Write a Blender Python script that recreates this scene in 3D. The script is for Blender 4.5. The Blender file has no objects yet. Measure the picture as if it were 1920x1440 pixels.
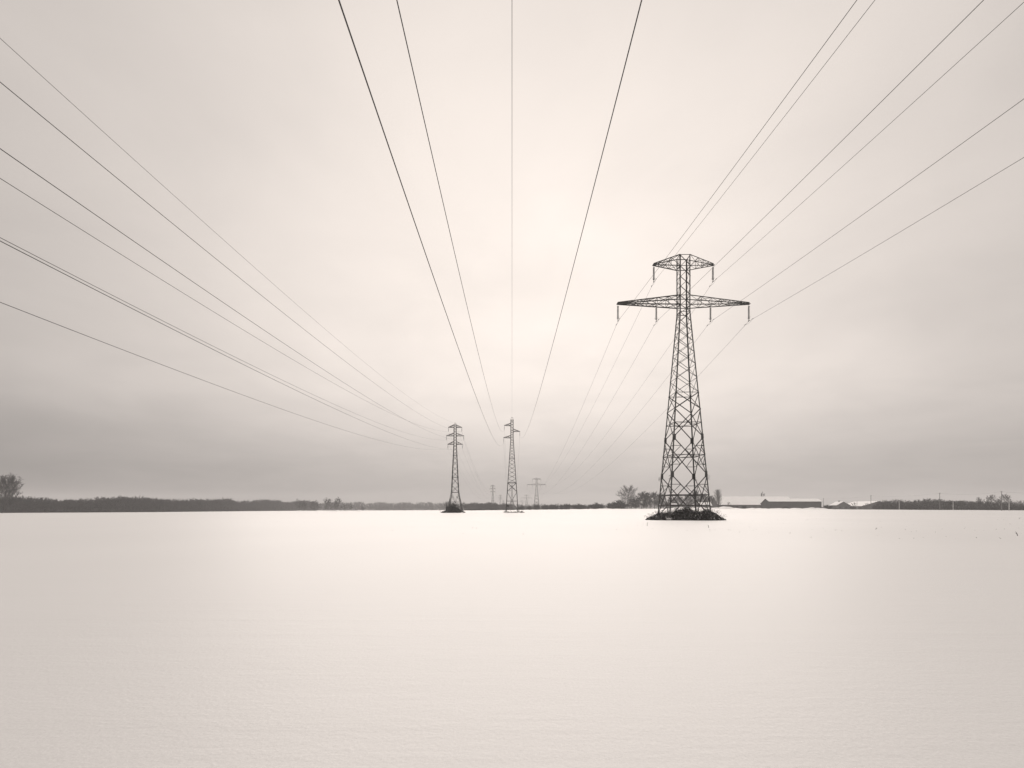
import bpy, math, random
import numpy as np
from mathutils import Vector

# ------------------------------------------------------------------ camera, sky, sun, exposure
sc = bpy.context.scene
COL = sc.collection
R = math.radians
EYE = 1.5
FPX = 950.0                                   # focal length in pixels of the 1920 px photograph

cam = bpy.data.cameras.new('camera')
cam.sensor_width = 36.0
cam.lens = 36.0 * FPX / 1920.0
cam.shift_y = 235.0 / 1920.0
cam.clip_start = 0.1
cam.clip_end = 20000.0
cam_o = bpy.data.objects.new('camera', cam)
COL.objects.link(cam_o)
cam_o.location = (0, 0, EYE)
cam_o.rotation_euler = (R(90), 0, 0)
sc.camera = cam_o

SUN_EL, SUN_AZ = R(15), R(1.5)                # straight ahead behind the cloud
TINT = (1.0, 0.905, 0.835)

sun = bpy.data.lights.new('sun', 'SUN')
sun.energy = 3.6
sun.angle = R(62)
sun.color = TINT
sun_o = bpy.data.objects.new('sun', sun)
COL.objects.link(sun_o)
sd = Vector((math.sin(SUN_AZ) * math.cos(SUN_EL), math.cos(SUN_AZ) * math.cos(SUN_EL), math.sin(SUN_EL)))
sun_o.rotation_euler = sd.to_track_quat('Z', 'Y').to_euler()
sun_o.location = (0, 0, 60)

world = bpy.data.worlds.new('World')
sc.world = world
world.use_nodes = True


class NT:
    """small helper for node trees"""
    def __init__(self, tree):
        self.t = tree
        tree.nodes.clear()

    def n(self, kind, **kw):
        nd = self.t.nodes.new(kind)
        for k, v in kw.items():
            setattr(nd, k, v)
        return nd

    def l(self, a, b):
        self.t.links.new(a, b)

    def put(self, sock, v):
        if hasattr(v, 'is_output'):
            self.l(v, sock)
        else:
            sock.default_value = v

    def math(self, op, a, b=None, clamp=False):
        nd = self.n('ShaderNodeMath', operation=op, use_clamp=clamp)
        self.put(nd.inputs[0], a)
        if b is not None:
            self.put(nd.inputs[1], b)
        return nd.outputs[0]

    def vmath(self, op, a, b=None):
        nd = self.n('ShaderNodeVectorMath', operation=op)
        self.put(nd.inputs[0], a)
        if b is not None:
            self.put(nd.inputs[1], b)
        return nd.outputs['Value'] if op in ('DOT_PRODUCT', 'LENGTH') else nd.outputs[0]

    def noise(self, vec, scale, detail=4.0, rough=0.5, dist=0.0):
        nd = self.n('ShaderNodeTexNoise')
        self.put(nd.inputs['Vector'], vec)
        nd.inputs['Scale'].default_value = scale
        nd.inputs['Detail'].default_value = detail
        nd.inputs['Roughness'].default_value = rough
        nd.inputs['Distortion'].default_value = dist
        return nd.outputs[0]

    def ramp(self, v, a, b, c, d, smooth=True):
        nd = self.n('ShaderNodeMapRange', interpolation_type='SMOOTHSTEP' if smooth else 'LINEAR')
        self.put(nd.inputs[0], v)
        for i, x in enumerate((a, b, c, d)):
            nd.inputs[i + 1].default_value = x
        return nd.outputs[0]


def build_world():
    w = NT(world.node_tree)
    tc = w.n('ShaderNodeTexCoord')
    d = w.vmath('NORMALIZE', tc.outputs['Generated'])
    sep = w.n('ShaderNodeSeparateXYZ')
    w.l(d, sep.inputs[0])
    x, y, z = sep.outputs
    # bright part of the cloud deck in front of the veiled sun
    c = Vector((0.05, 0.90, 0.42)).normalized()
    dot = w.vmath('DOT_PRODUCT', d, c)
    ang = w.math('ARCCOSINE', dot)
    q = w.math('DIVIDE', ang, R(45))
    q = w.math('MULTIPLY', q, q)
    g = w.math('POWER', 2.71828, w.math('MULTIPLY', q, -1.0))
    lum = w.math('ADD', w.math('MULTIPLY', g, 0.65), 0.34)
    # unseen sky: zenith dimmed, bright band added behind us to lift the roofs
    lum = w.math('MULTIPLY', lum, w.ramp(z, 0.74, 0.95, 1.0, 0.7))
    band = w.math('MULTIPLY', w.ramp(z, 0.08, 0.25, 0.0, 1.0), w.ramp(z, 0.45, 0.75, 1.0, 0.0))
    back = w.math('MULTIPLY', w.ramp(y, -0.1, -0.6, 0.0, 1.0), band)
    lum = w.math('ADD', lum, w.math('MULTIPLY', back, 1.9))
    # thicker, darker cloud low over the land
    low = w.ramp(z, -0.02, 0.24, 0.52, 1.0)
    lum = w.math('MULTIPLY', lum, low)
    # the low cloud is heavier on the left
    lum = w.math('MULTIPLY', lum, w.math('ADD', w.math('MULTIPLY', w.math('MULTIPLY', x, 0.20), w.ramp(z, 0.0, 0.28, 1.0, 0.0)), 1.0))
    # cloud structure on a flat deck
    den = w.math('ADD', w.math('MAXIMUM', z, 0.0), 0.16)
    cx, cy = w.math('DIVIDE', x, den), w.math('DIVIDE', y, den)
    comb = w.n('ShaderNodeCombineXYZ')
    w.l(cx, comb.inputs[0]); w.l(cy, comb.inputs[1])
    comb.inputs[2].default_value = 11.3
    n1 = w.noise(comb.outputs[0], 1.3, 5.0, 0.5, 0.5)
    n2 = w.noise(comb.outputs[0], 2.0, 6.0, 0.55, 0.4)
    cl = w.math('ADD', w.math('MULTIPLY', w.math('SUBTRACT', n1, 0.5), 0.22),
                w.math('MULTIPLY', w.math('SUBTRACT', n2, 0.5), 0.19))
    lum = w.math('MULTIPLY', lum, w.math('ADD', cl, 1.0))
    # clear-sky light filtered through the deck
    sky = w.n('ShaderNodeTexSky', sky_type='NISHITA')
    sky.sun_disc = False
    sky.sun_elevation = SUN_EL
    sky.sun_rotation = SUN_AZ
    bw = w.n('ShaderNodeRGBToBW')
    w.l(sky.outputs[0], bw.inputs[0])
    thin = w.math('MULTIPLY', w.math('MINIMUM', bw.outputs[0], 8.0), 0.03)
    tot = w.math('ADD', w.math('MULTIPLY', lum, 10.0), thin)
    mx = w.n('ShaderNodeMix', data_type='VECTOR')
    w.l(w.ramp(lum, 0.3, 0.95, 0.0, 1.0, False), mx.inputs[0])
    mx.inputs[4].default_value = (1.0, 0.922, 0.872)      # grey cloud is a little cooler
    mx.inputs[5].default_value = TINT
    tint = w.vmath('SCALE', mx.outputs[1])
    w.l(tot, tint.node.inputs['Scale'])
    bg = w.n('ShaderNodeBackground')
    w.l(tint, bg.inputs[0])
    bg.inputs[1].default_value = 0.1
    out = w.n('ShaderNodeOutputWorld')
    w.l(bg.outputs[0], out.inputs[0])


build_world()
sc.view_settings.view_transform = 'Standard'
sc.view_settings.look = 'None'
sc.view_settings.exposure = 0.0
sc.view_settings.gamma = 1.0
sc.view_settings.use_curve_mapping = False
sc.cycles.use_adaptive_sampling = False
sc.cycles.use_denoising = True
sc.cycles.max_bounces = 6
sc.cycles.volume_bounces = 1
sc.cycles.volume_max_steps = 64
sc.cycles.sample_clamp_indirect = 4.0

# ------------------------------------------------------------------ materials


def mat(name, lo, hi, rough=0.8, scale=3.0, metallic=0.0, spec=0.5, bump=0.0, stretch=None, tintc=(1, 1, 1)):
    m = bpy.data.materials.new(name)
    m.use_nodes = True
    t = NT(m.node_tree)
    tc = t.n('ShaderNodeTexCoord')
    v = tc.outputs['Object']
    if stretch:
        mp = t.n('ShaderNodeMapping')
        mp.inputs['Scale'].default_value = stretch
        t.l(v, mp.inputs[0]); v = mp.outputs[0]
    n = t.noise(v, scale, 5.0, 0.6)
    k = t.ramp(n, 0.3, 0.7, lo, hi, False)
    col = t.vmath('SCALE', tintc)
    t.l(k, col.node.inputs['Scale'])
    b = t.n('ShaderNodeBsdfPrincipled')
    t.l(col, b.inputs['Base Color'])
    b.inputs['Roughness'].default_value = rough
    b.inputs['Metallic'].default_value = metallic
    b.inputs['Specular IOR Level'].default_value = spec
    if bump:
        bp = t.n('ShaderNodeBump')
        bp.inputs['Strength'].default_value = 0.6
        bp.inputs['Distance'].default_value = bump
        t.l(n, bp.inputs['Height'])
        t.l(bp.outputs[0], b.inputs['Normal'])
    o = t.n('ShaderNodeOutputMaterial')
    t.l(b.outputs[0], o.inputs[0])
    return m


M_STEEL = mat('weathered_steel', 0.018, 0.045, 0.65, 1.2, 0.0, 0.3)
M_PORC = mat('insulator_glaze', 0.05, 0.10, 0.35, 6.0)
M_CABLE = mat('cable_aluminium', 0.035, 0.05, 0.6, 2.0, 0.0, 0.3)
M_CONC = mat('concrete', 0.30, 0.42, 0.9, 2.5)
M_PALE = mat('pale_concrete', 0.34, 0.46, 0.9, 1.5)
M_WOOD = mat('grey_wood', 0.10, 0.17, 0.9, 3.0)
M_BARK = mat('bark', 0.030, 0.055, 0.95, 1.5, spec=0.1)
M_TWIG = mat('twigs', 0.035, 0.065, 0.95, 0.6, spec=0.1)
M_FROST = mat('frosted_twigs', 0.12, 0.20, 0.95, 0.5, spec=0.1)
M_LEAF = mat('bramble_leaf', 0.012, 0.035, 0.75, 5.0, spec=0.2)
M_EVER = mat('evergreen_leaf', 0.025, 0.045, 0.8, 1.0, spec=0.2)
M_GRASS = mat('dead_grass', 0.10, 0.18, 0.95, 4.0, spec=0.1)
M_CLAD = mat('dark_cladding', 0.045, 0.070, 0.8, 1.0, stretch=(6, 6, 0.3))
M_CLAD2 = mat('grey_cladding', 0.075, 0.11, 0.8, 1.0, stretch=(4, 4, 0.3))
M_BRICK = mat('old_brick', 0.055, 0.085, 0.9, 2.0)
M_GLASS = mat('dark_glass', 0.02, 0.03, 0.15, 1.0)
M_SNOWCAP = mat('roof_snow', 0.82, 0.88, 0.85, 0.4, bump=0.06)
M_CLODS = mat('frozen_soil', 0.06, 0.12, 0.95, 6.0)


def snow_material():
    m = bpy.data.materials.new('field_snow')
    m.use_nodes = True
    t = NT(m.node_tree)
    tc = t.n('ShaderNodeTexCoord')
    P = tc.outputs['Object']
    mp = t.n('ShaderNodeMapping')
    mp.inputs['Rotation'].default_value = (0, 0, R(48))
    mp.inputs['Scale'].default_value = (0.10, 1.5, 1.0)
    t.l(P, mp.inputs[0])
    drift = t.noise(mp.outputs[0], 1.0, 4.0, 0.5, 0.5)
    mp2 = t.n('ShaderNodeMapping')
    mp2.inputs['Rotation'].default_value = (0, 0, R(20))
    mp2.inputs['Scale'].default_value = (0.35, 1.0, 1.0)
    t.l(P, mp2.inputs[0])
    ripple = t.noise(mp2.outputs[0], 9.0, 3.0, 0.5, 0.4)
    grain = t.noise(P, 24.0, 5.0, 0.65)
    h = t.math('ADD', t.math('MULTIPLY', drift, 0.012), t.math('MULTIPLY', ripple, 0.0038))
    h = t.math('ADD', h, t.math('MULTIPLY', grain, 0.0042))
    bp = t.n('ShaderNodeBump')
    bp.inputs['Strength'].default_value = 0.8
    bp.inputs['Distance'].default_value = 1.0
    t.l(h, bp.inputs['Height'])
    big = t.noise(P, 0.05, 4.0, 0.5)
    k = t.ramp(big, 0.3, 0.7, 0.60, 0.63, False)
    crystal = t.noise(P, 45.0, 4.0, 0.7)
    k = t.math('MULTIPLY', k, t.ramp(crystal, 0.25, 0.75, 0.92, 1.08, False))
    b = t.n('ShaderNodeBsdfPrincipled')
    comb = t.n('ShaderNodeCombineColor')
    for i in range(3):
        t.l(k, comb.inputs[i])
    t.l(comb.outputs[0], b.inputs['Base Color'])
    b.inputs['Roughness'].default_value = 0.62
    b.inputs['Specular IOR Level'].default_value = 1.0
    b.inputs['IOR'].default_value = 1.40
    t.l(bp.outputs[0], b.inputs['Normal'])
    o = t.n('ShaderNodeOutputMaterial')
    t.l(b.outputs[0], o.inputs[0])
    return m


M_SNOW = snow_material()

# ------------------------------------------------------------------ mesh helpers


class MB:
    def __init__(self):
        self.v, self.f = [], []

    def add(self, vs, fs):
        n = len(self.v)
        self.v.extend([tuple(p) for p in vs])
        self.f.extend([tuple(i + n for i in q) for q in fs])
        return self

    def box(self, x0, x1, y0, y1, z0, z1):
        vs = [(x, y, z) for z in (z0, z1) for (x, y) in ((x0, y0), (x1, y0), (x1, y1), (x0, y1))]
        return self.add(vs, [(3, 2, 1, 0), (4, 5, 6, 7), (0, 1, 5, 4), (1, 2, 6, 5), (2, 3, 7, 6), (3, 0, 4, 7)])

    def prism(self, a, b, prof, up=(0, 0, 1)):
        """extrude a closed 2-d profile from a to b"""
        a, b = Vector(a), Vector(b)
        d = (b - a)
        if d.length < 1e-6:
            return self
        d.normalize()
        u = Vector(up)
        if abs(d.dot(u)) > 0.98:
            u = Vector((1, 0, 0))
        s = d.cross(u).normalized()
        w = s.cross(d)
        n = len(prof)
        vs = [c + s * p + w * q for c in (a, b) for (p, q) in prof]
        fs = [(i, (i + 1) % n, n + (i + 1) % n, n + i) for i in range(n)]
        fs += [tuple(reversed(range(n))), tuple(range(n, 2 * n))]
        return self.add(vs, fs)

    def bar(self, a, b, w):
        """steel angle used as a lattice member"""
        t = w * 0.22
        h = w * 0.5
        return self.prism(a, b, [(-h, -h), (h, -h), (h, -h + t), (-h + t, -h + t), (-h + t, h), (-h, h)])

    def tube(self, pts, r, n=6, r1=None):
        pts = [Vector(p) for p in pts]
        m = len(pts)
        rs = [r + ((r1 if r1 is not None else r) - r) * i / max(1, m - 1) for i in range(m)]
        vs = []
        for i, p in enumerate(pts):
            d = (pts[min(i + 1, m - 1)] - pts[max(i - 1, 0)]).normalized()
            u = Vector((0, 0, 1)) if abs(d.z) < 0.9 else Vector((1, 0, 0))
            s = d.cross(u).normalized()
            w = s.cross(d)
            for k in range(n):
                a = 2 * math.pi * k / n
                vs.append(p + (s * math.cos(a) + w * math.sin(a)) * rs[i])
        fs = [(i * n + k, i * n + (k + 1) % n, (i + 1) * n + (k + 1) % n, (i + 1) * n + k)
              for i in range(m - 1) for k in range(n)]
        fs += [tuple(reversed(range(n))), tuple(range((m - 1) * n, m * n))]
        return self.add(vs, fs)

    def lathe(self, c, prof, n=10):
        """profile of (radius, z) about a vertical axis"""
        c = Vector(c)
        vs = [c + Vector((r * math.cos(2 * math.pi * k / n), r * math.sin(2 * math.pi * k / n), z))
              for (r, z) in prof for k in range(n)]
        m = len(prof)
        fs = [(i * n + k, i * n + (k + 1) % n, (i + 1) * n + (k + 1) % n, (i + 1) * n + k)
              for i in range(m - 1) for k in range(n)]
        return self.add(vs, fs)

    def build(self, name, material, parent=None, smooth=False, loc=None):
        me = bpy.data.meshes.new(name)
        me.from_pydata([tuple(p) for p in self.v], [], self.f)
        me.materials.append(material)
        if smooth:
            me.polygons.foreach_set('use_smooth', [True] * len(me.polygons))
        me.update()
        o = bpy.data.objects.new(name, me)
        COL.objects.link(o)
        if parent:
            o.parent = parent
        if loc:
            o.location = loc
        return o


def tag(o, label=None, cat=None, group=None, kind=None):
    if label: o['label'] = label
    if cat: o['category'] = cat
    if group: o['group'] = group
    if kind: o['kind'] = kind
    return o


def thing(name, label, cat, loc=(0, 0, 0), rz=0.0, group=None):
    o = bpy.data.objects.new(name, None)
    o.empty_display_size = 0.5
    COL.objects.link(o)
    o.location = loc
    o.rotation_euler = (0, 0, rz)
    return tag(o, label, cat, group)


def dup(root, loc, label, rz=0.0, scale=(1, 1, 1)):
    r = root.copy()
    COL.objects.link(r)
    r.location = loc
    r.rotation_euler = (0, 0, rz)
    r.scale = scale
    r['label'] = label
    for ch in list(root.children):
        c = ch.copy(); COL.objects.link(c); c.parent = r
        for g in list(ch.children):
            d = g.copy(); COL.objects.link(d); d.parent = c
    return r


# ------------------------------------------------------------------ the land
_gx = [-900, -420, -250, -120, 0, 60, 105, 160, 220, 300, 500, 900]
_gz = [-0.7, -0.7, -0.6, -0.1, 0.8, 1.7, 2.05, 1.9, 1.4, 1.0, 0.7, 0.6]


def smooth01(t):
    t = np.clip(t, 0, 1)
    return t * t * (3 - 2 * t)


def ground(x, y):
    x = np.asarray(x, float); y = np.asarray(y, float)
    a = sum(np.interp(x + o, _gx, _gz) for o in (-40, -20, 0, 20, 40)) / 5
    s = smooth01((y - 110) / 230)
    und = 0.03 * np.sin(x * 0.11 + y * 0.05) * np.cos(y * 0.07 - x * 0.03) + 0.012 * np.sin(x * 0.43 - y * 0.31)
    return a * s + und * smooth01((np.hypot(x, y) - 4) / 20)


def gz(x, y):
    return float(ground(x, y))


def at(px, D):
    """world x of an image column at distance D"""
    return (px - 960.0) / FPX * D


def zat(py, D):
    return EYE + (955.0 - py) / FPX * D


def make_field():
    na = 288
    rad = [0.0]
    r = 0.6
    while r < 6000:
        rad.append(r)
        r *= 1.055
    rad.append(6500)
    rad = np.array(rad)
    ang = np.linspace(0, 2 * np.pi, na, endpoint=False)
    RR, AA = np.meshgrid(rad[1:], ang, indexing='ij')
    X, Y = RR * np.sin(AA), RR * np.cos(AA)
    Z = ground(X, Y)
    V = np.concatenate([[[0, 0, gz(0, 0)]], np.stack([X, Y, Z], -1).reshape(-1, 3)])
    nr = len(rad) - 1
    F = [(0, 1 + (k + 1) % na, 1 + k) for k in range(na)]
    for i in range(nr - 1):
        b0, b1 = 1 + i * na, 1 + (i + 1) * na
        for k in range(na):
            k2 = (k + 1) % na
            F.append((b0 + k, b0 + k2, b1 + k2, b1 + k))
    m = MB()
    m.v = V.tolist(); m.f = F
    o = m.build('snow_field', M_SNOW, smooth=True)
    tag(o, 'flat snow covered field reaching to the woods', kind='structure')


make_field()

# ------------------------------------------------------------------ pylons


def face_points(hw, z):
    """four corners at height z, in order round the tower"""
    h = hw(z)
    return [Vector((-h, -h, z)), Vector((h, -h, z)), Vector((h, h, z)), Vector((-h, h, z))]


def tower_legs(root, hw, zs, f, t, plates=(), pegs=False):
    for k, (sx, sy) in enumerate(((-1, -1), (1, -1), (1, 1), (-1, 1))):
        m = MB()
        prof = [(0, 0), (-sx * f, 0), (-sx * f, -sy * t), (-sx * t, -sy * t), (-sx * t, -sy * f), (0, -sy * f)]
        for a, b in zip(zs[:-1], zs[1:]):
            ha, hb = hw(a), hw(b)
            vs = [(sx * ha + p, sy * ha + q, a) for p, q in prof] + [(sx * hb + p, sy * hb + q, b) for p, q in prof]
            fs = [(i, (i + 1) % 6, 6 + (i + 1) % 6, 6 + i) for i in range(6)]
            fs += [tuple(reversed(range(6))), tuple(range(6, 12))]
            m.add(vs, fs)
        for z in plates:                                   # gusset plates on both flanges
            h = hw(z)
            e = 0.012
            m.box(*sorted((sx * (h + e), sx * (h - 0.34))), *sorted((sy * (h + e), sy * (h + 2 * e))), z - 0.42, z + 0.42)
            m.box(*sorted((sx * (h + e), sx * (h + 2 * e))), *sorted((sy * (h + e), sy * (h - 0.34))), z - 0.42, z + 0.42)
        if pegs and k == 0:
            z = 3.0
            while z < zs[-1] - 1:
                h = hw(z)
                m.tube([(-h, -h + 0.03, z), (-h - 0.17, -h + 0.03, z)], 0.014, 4)
                z += 0.42
        m.build('leg', M_STEEL, root)


def xbrace(m, hw, z0, z1, w, faces=(0, 1, 2, 3), centre_plate=False):
    a, b = face_points(hw, z0), face_points(hw, z1)
    for k in faces:
        k2 = (k + 1) % 4
        m.bar(a[k], b[k2], w)
        m.bar(a[k2], b[k], w)
        if centre_plate:
            h0, h1 = hw(z0), hw(z1)
            t = h0 / (h0 + h1)
            c = (a[k] * (1 - t) + b[k2] * t)
            ca = c + (a[k2] - a[k]).normalized() * 0.17
            cb = c - (a[k2] - a[k]).normalized() * 0.17
            m.prism(ca, cb, [(-0.015, -0.17), (0.015, -0.17), (0.015, 0.17), (-0.015, 0.17)])


def zbrace(m, hw, z0, z1, w, flip=False, faces=(0, 1, 2, 3)):
    """one diagonal per face"""
    a, b = face_points(hw, z0), face_points(hw, z1)
    for k in faces:
        k2 = (k + 1) % 4
        if flip:
            m.bar(a[k2], b[k], w)
        else:
            m.bar(a[k], b[k2], w)


def ring(m, hw, z, w, diag=False):
    a = face_points(hw, z)
    for k in range(4):
        m.bar(a[k], a[(k + 1) % 4], w)
    if diag:
        mid = [(a[k] + a[(k + 1) % 4]) / 2 for k in range(4)]
        for k in range(4):
            m.bar(mid[k], mid[(k + 1) % 4], w * 0.7)


def redundants(m, hw, z0, z1, w):
    """short struts from the legs to an X brace, as in the big bottom panels"""
    a, b = face_points(hw, z0), face_points(hw, z1)
    h0, h1 = hw(z0), hw(z1)
    tc = h0 / (h0 + h1)
    zc = z0 + (z1 - z0) * tc
    for k in range(4):
        k2 = (k + 1) % 4
        for (p, q, r) in ((a[k], b[k2], k), (a[k2], b[k], k2)):
            for t, zz in ((tc * 0.5, None), ):
                on = p * (1 - t) + q * t
                lg = face_points(hw, on.z)[r]
                m.bar(lg, on, w)
                m.bar(on, face_points(hw, zc)[r], w)
        for (p, q, r) in ((b[k], a[k2], k), (b[k2], a[k], k2)):
            t = (1 - tc) * 0.5
            on = p * (1 - t) + q * t
            lg = face_points(hw, on.z)[r]
            m.bar(lg, on, w)
            m.bar(on, face_points(hw, zc)[r], w)


def truss_arm(side, x0, y0, zb, zt, x1, ztip, nodes, wc, wb, tipw=0.14, tiph=0.16):
    """one half of a crossarm: four chords that run together at the tip, zigzag bracing on all faces"""
    m = MB()

    def P(t, sy, top):
        x = x0 + (x1 - x0) * t
        yy = y0 + (tipw - y0) * t
        z = (zt + (ztip + tiph - zt) * t) if top else (zb + (ztip - zb) * t)
        return Vector((side * x, sy * yy, z))
    ts = [(n - x0) / (x1 - x0) for n in nodes]
    for sy in (-1, 1):
        for top in (0, 1):
            m.bar(P(0, sy, top), P(1, sy, top), wc)
        for i, t in enumerate(ts):
            m.bar(P(t, sy, 0), P(t, sy, 1), wb)
        seq = [0.0] + ts + [1.0]
        for i in range(len(seq) - 1):
            if i % 2 == 0:
                m.bar(P(seq[i], sy, 0), P(seq[i + 1], sy, 1), wb)
            else:
                m.bar(P(seq[i], sy, 1), P(seq[i + 1], sy, 0), wb)
    seq = [0.0] + ts + [1.0]
    for top in (0, 1):
        for i in range(len(seq)):
            m.bar(P(seq[i], -1, top), P(seq[i], 1, top), wb)
            if i < len(seq) - 1:
                s = 1 if i % 2 else -1
                m.bar(P(seq[i], s, top), P(seq[i + 1], -s, top), wb)
    tip = P(1, 0, 0)
    m.box(*sorted((tip.x - side * 0.22, tip.x + side * 0.12)), -tipw - 0.04, tipw + 0.04, ztip - 0.05, ztip + 0.02)
    return m


def insulator(root, x, z, ln, rad, nd, detailed):
    """string of glazed discs with its hanger, arcing horns, clamp and jumper"""
    m = MB()
    top = z - 0.28
    pr = [(0.02, top + 0.02)]
    step = (ln - 0.5) / nd
    for i in range(nd):
        zz = top - i * step
        pr += [(0.05, zz), (0.055, zz - step * 0.35), (rad, zz - step * 0.62), (rad * 0.96, zz - step * 0.75), (0.05, zz - step * 0.8)]
    pr.append((0.03, top - nd * step - 0.03))
    m.lathe((x, 0, 0), pr, 10 if detailed else 6)
    o = m.build('insulator', M_PORC, root, True)
    h = MB()
    zb = z - ln
    h.tube([(x, 0, z), (x, 0, zb)], 0.024, 5)
    h.build('hanger', M_STEEL, o)
    c = MB()
    c.prism((x, -0.17, zb), (x, 0.17, zb), [(-0.045, -0.05), (0.045, -0.05), (0.045, 0.06), (-0.045, 0.06)])
    c.build('clamp', M_STEEL, o)
    if detailed:
        zh = top - nd * step + 0.1
        c = MB()
        c.tube([(x - 0.26, 0.0, zh + 0.14), (x - 0.14, 0.0, zh + 0.02), (x, 0, zh), (x + 0.14, 0.0, zh + 0.02), (x + 0.22, 0.0, zh + 0.28)], 0.012, 4)
        c.build('arcing_horn', M_STEEL, o)
    if detailed:
        j = MB()
        pts = []
        for i in range(13):
            s = -1 + i / 6.0
            pts.append((x, s * 1.15, zb - 0.33 * (1 - s * s) - 0.13 * s * s))
        j.tube(pts, 0.014, 5)
        for s in (-1, 1):
            j.prism((x, s * 1.02, zb - 0.13), (x, s * 1.28, zb - 0.16), [(-0.035, -0.035), (0.035, -0.035), (0.035, 0.035), (-0.035, 0.035)])
        j.build('jumper_loop', M_CABLE, o)
    return o


RIGHT_GROUP = 'pylons of the right-hand power line'
LEFT_GROUP = 'pylons of the left-hand power line'
MID_GROUP = 'pylons of the middle power line'


def remap(drop, z_fix):
    """shorter body for the towers standing farther off: squeeze what lies under z_fix by drop metres"""
    def f(z):
        return z - drop if z >= z_fix else z * (z_fix - drop) / z_fix
    return f


def make_two_arm_pylon(loc, label, drop=0.0, detailed=True):
    """tall lattice pylon with a short upper and a wide lower crossarm"""
    root = thing('lattice_pylon', label, 'pylon', loc, 0, RIGHT_GROUP)
    Z = remap(drop, 29.3)
    zw, zt = Z(29.35), Z(37.4)

    def hw(z):
        if z >= zw:
            return 0.75
        return 2.92 + (0.75 - 2.92) * z / zw
    lw = 1.0 if detailed else 1.15
    tower_legs(root, hw, [0.0, zw, zt], 0.155 * lw, 0.03 * lw,
               plates=(Z(11.5), Z(6.3)) if detailed else (), pegs=detailed)
    m = MB()
    W = 0.10 * lw
    xbrace(m, hw, 0.35, Z(6.3), W * 1.1, centre_plate=detailed)
    xbrace(m, hw, Z(6.3), Z(11.5), W * 1.1, centre_plate=detailed)
    xbrace(m, hw, Z(11.5), Z(15.5), W * 1.1, centre_plate=detailed)
    xbrace(m, hw, Z(15.5), Z(17.8), W * 1.05)
    if detailed:
        redundants(m, hw, 0.35, 6.3, W * 0.75)
        redundants(m, hw, 6.3, 11.5, W * 0.75)
    lev = [17.8, 19.9, 21.8, 23.5, 25.05, 26.5, 27.85, 29.35]
    for a, b in zip(lev[:-1], lev[1:]):
        xbrace(m, hw, Z(a), Z(b), W * 0.58)
    lev = [29.35, 30.35, 31.66, 33.0, 34.35, 35.8, 37.35]
    for i, (a, b) in enumerate(zip(lev[:-1], lev[1:])):
        xbrace(m, hw, Z(a), Z(b), W * 0.5, (1, 3))
        zbrace(m, hw, Z(a), Z(b), W * 0.75, True, (0, 2))
    m.build('lattice_bracing', M_STEEL, root)
    for z, dg in ((2.05, False), (3.5, True), (9.07, True), (13.6, True)):
        m = MB()
        ring(m, hw, Z(z), W * (1.15 if z == 3.5 else 0.8), dg and detailed)
        m.build('horizontal_frame', M_STEEL, root)
    for z in (17.8, 29.35, 30.35, 31.66, 35.8, 37.35):
        m = MB()
        ring(m, hw, Z(z), W * 0.85)
        m.build('collar', M_STEEL, root)
    for s in (-1, 1):
        truss_arm(s, 0.75, 0.75, Z(35.8), Z(37.35), 4.26, Z(36.2), (1.9, 2.75, 3.5), 0.10 * lw, 0.05 * lw).build('upper_crossarm', M_STEEL, root)
        truss_arm(s, 0.75, 0.75, Z(30.35), Z(31.66), 9.36, Z(30.68), (2.3, 3.85, 5.2, 6.5, 7.7, 8.6), 0.125 * lw, 0.06 * lw).build('lower_crossarm', M_STEEL, root)
    for x in (-4.2, 4.2):
        insulator(root, x, Z(36.2), 2.35, 0.15, 11, detailed)
    for x in (-9.3, 9.3):
        insulator(root, x, Z(30.68), 2.4, 0.15, 11, detailed)
    for x in (-3.85, 3.85):
        insulator(root, x, Z(30.4), 2.2, 0.15, 11, detailed)
    if detailed:
        for k, (sx, sy) in enumerate(((-1, -1), (1, -1), (1, 1), (-1, 1))):   # barbed climbing guards
            g = MB()
            h = hw(5.95)
            rng = random.Random(40 + k)
            for i in range(14):
                a = rng.uniform(0, 2 * math.pi)
                z = 5.6 + rng.random() * 0.6
                g.tube([(sx * h, sy * h, z), (sx * h + 0.36 * math.cos(a), sy * h + 0.36 * math.sin(a), z + rng.uniform(-0.1, 0.15))], 0.012, 4)
            g.build('climbing_guard', M_STEEL, root)
    for (sx, sy) in ((-1, -1), (1, -1), (1, 1), (-1, 1)):
        MB().lathe((sx * 2.92, sy * 2.92, 0), [(0.0, 0.32), (0.36, 0.32), (0.44, 0.2), (0.48, -0.4)], 12).build('footing', M_CONC, root)
    return root


def earth_peak(m, h, z0, z1):
    pts = []
    for i in range(9):
        a = math.pi * i / 8
        pts.append((-h * math.cos(a), 0, z0 + (z1 - z0) * math.sin(a) ** 0.7))
    m.tube(pts, 0.06, 5)
    for s in (-1, 1):
        m.bar((s * h, -h, z0), (s * h, 0, z0 + 0.05), 0.07)
        m.bar((s * h, h, z0), (s * h, 0, z0 + 0.05), 0.07)


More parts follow.
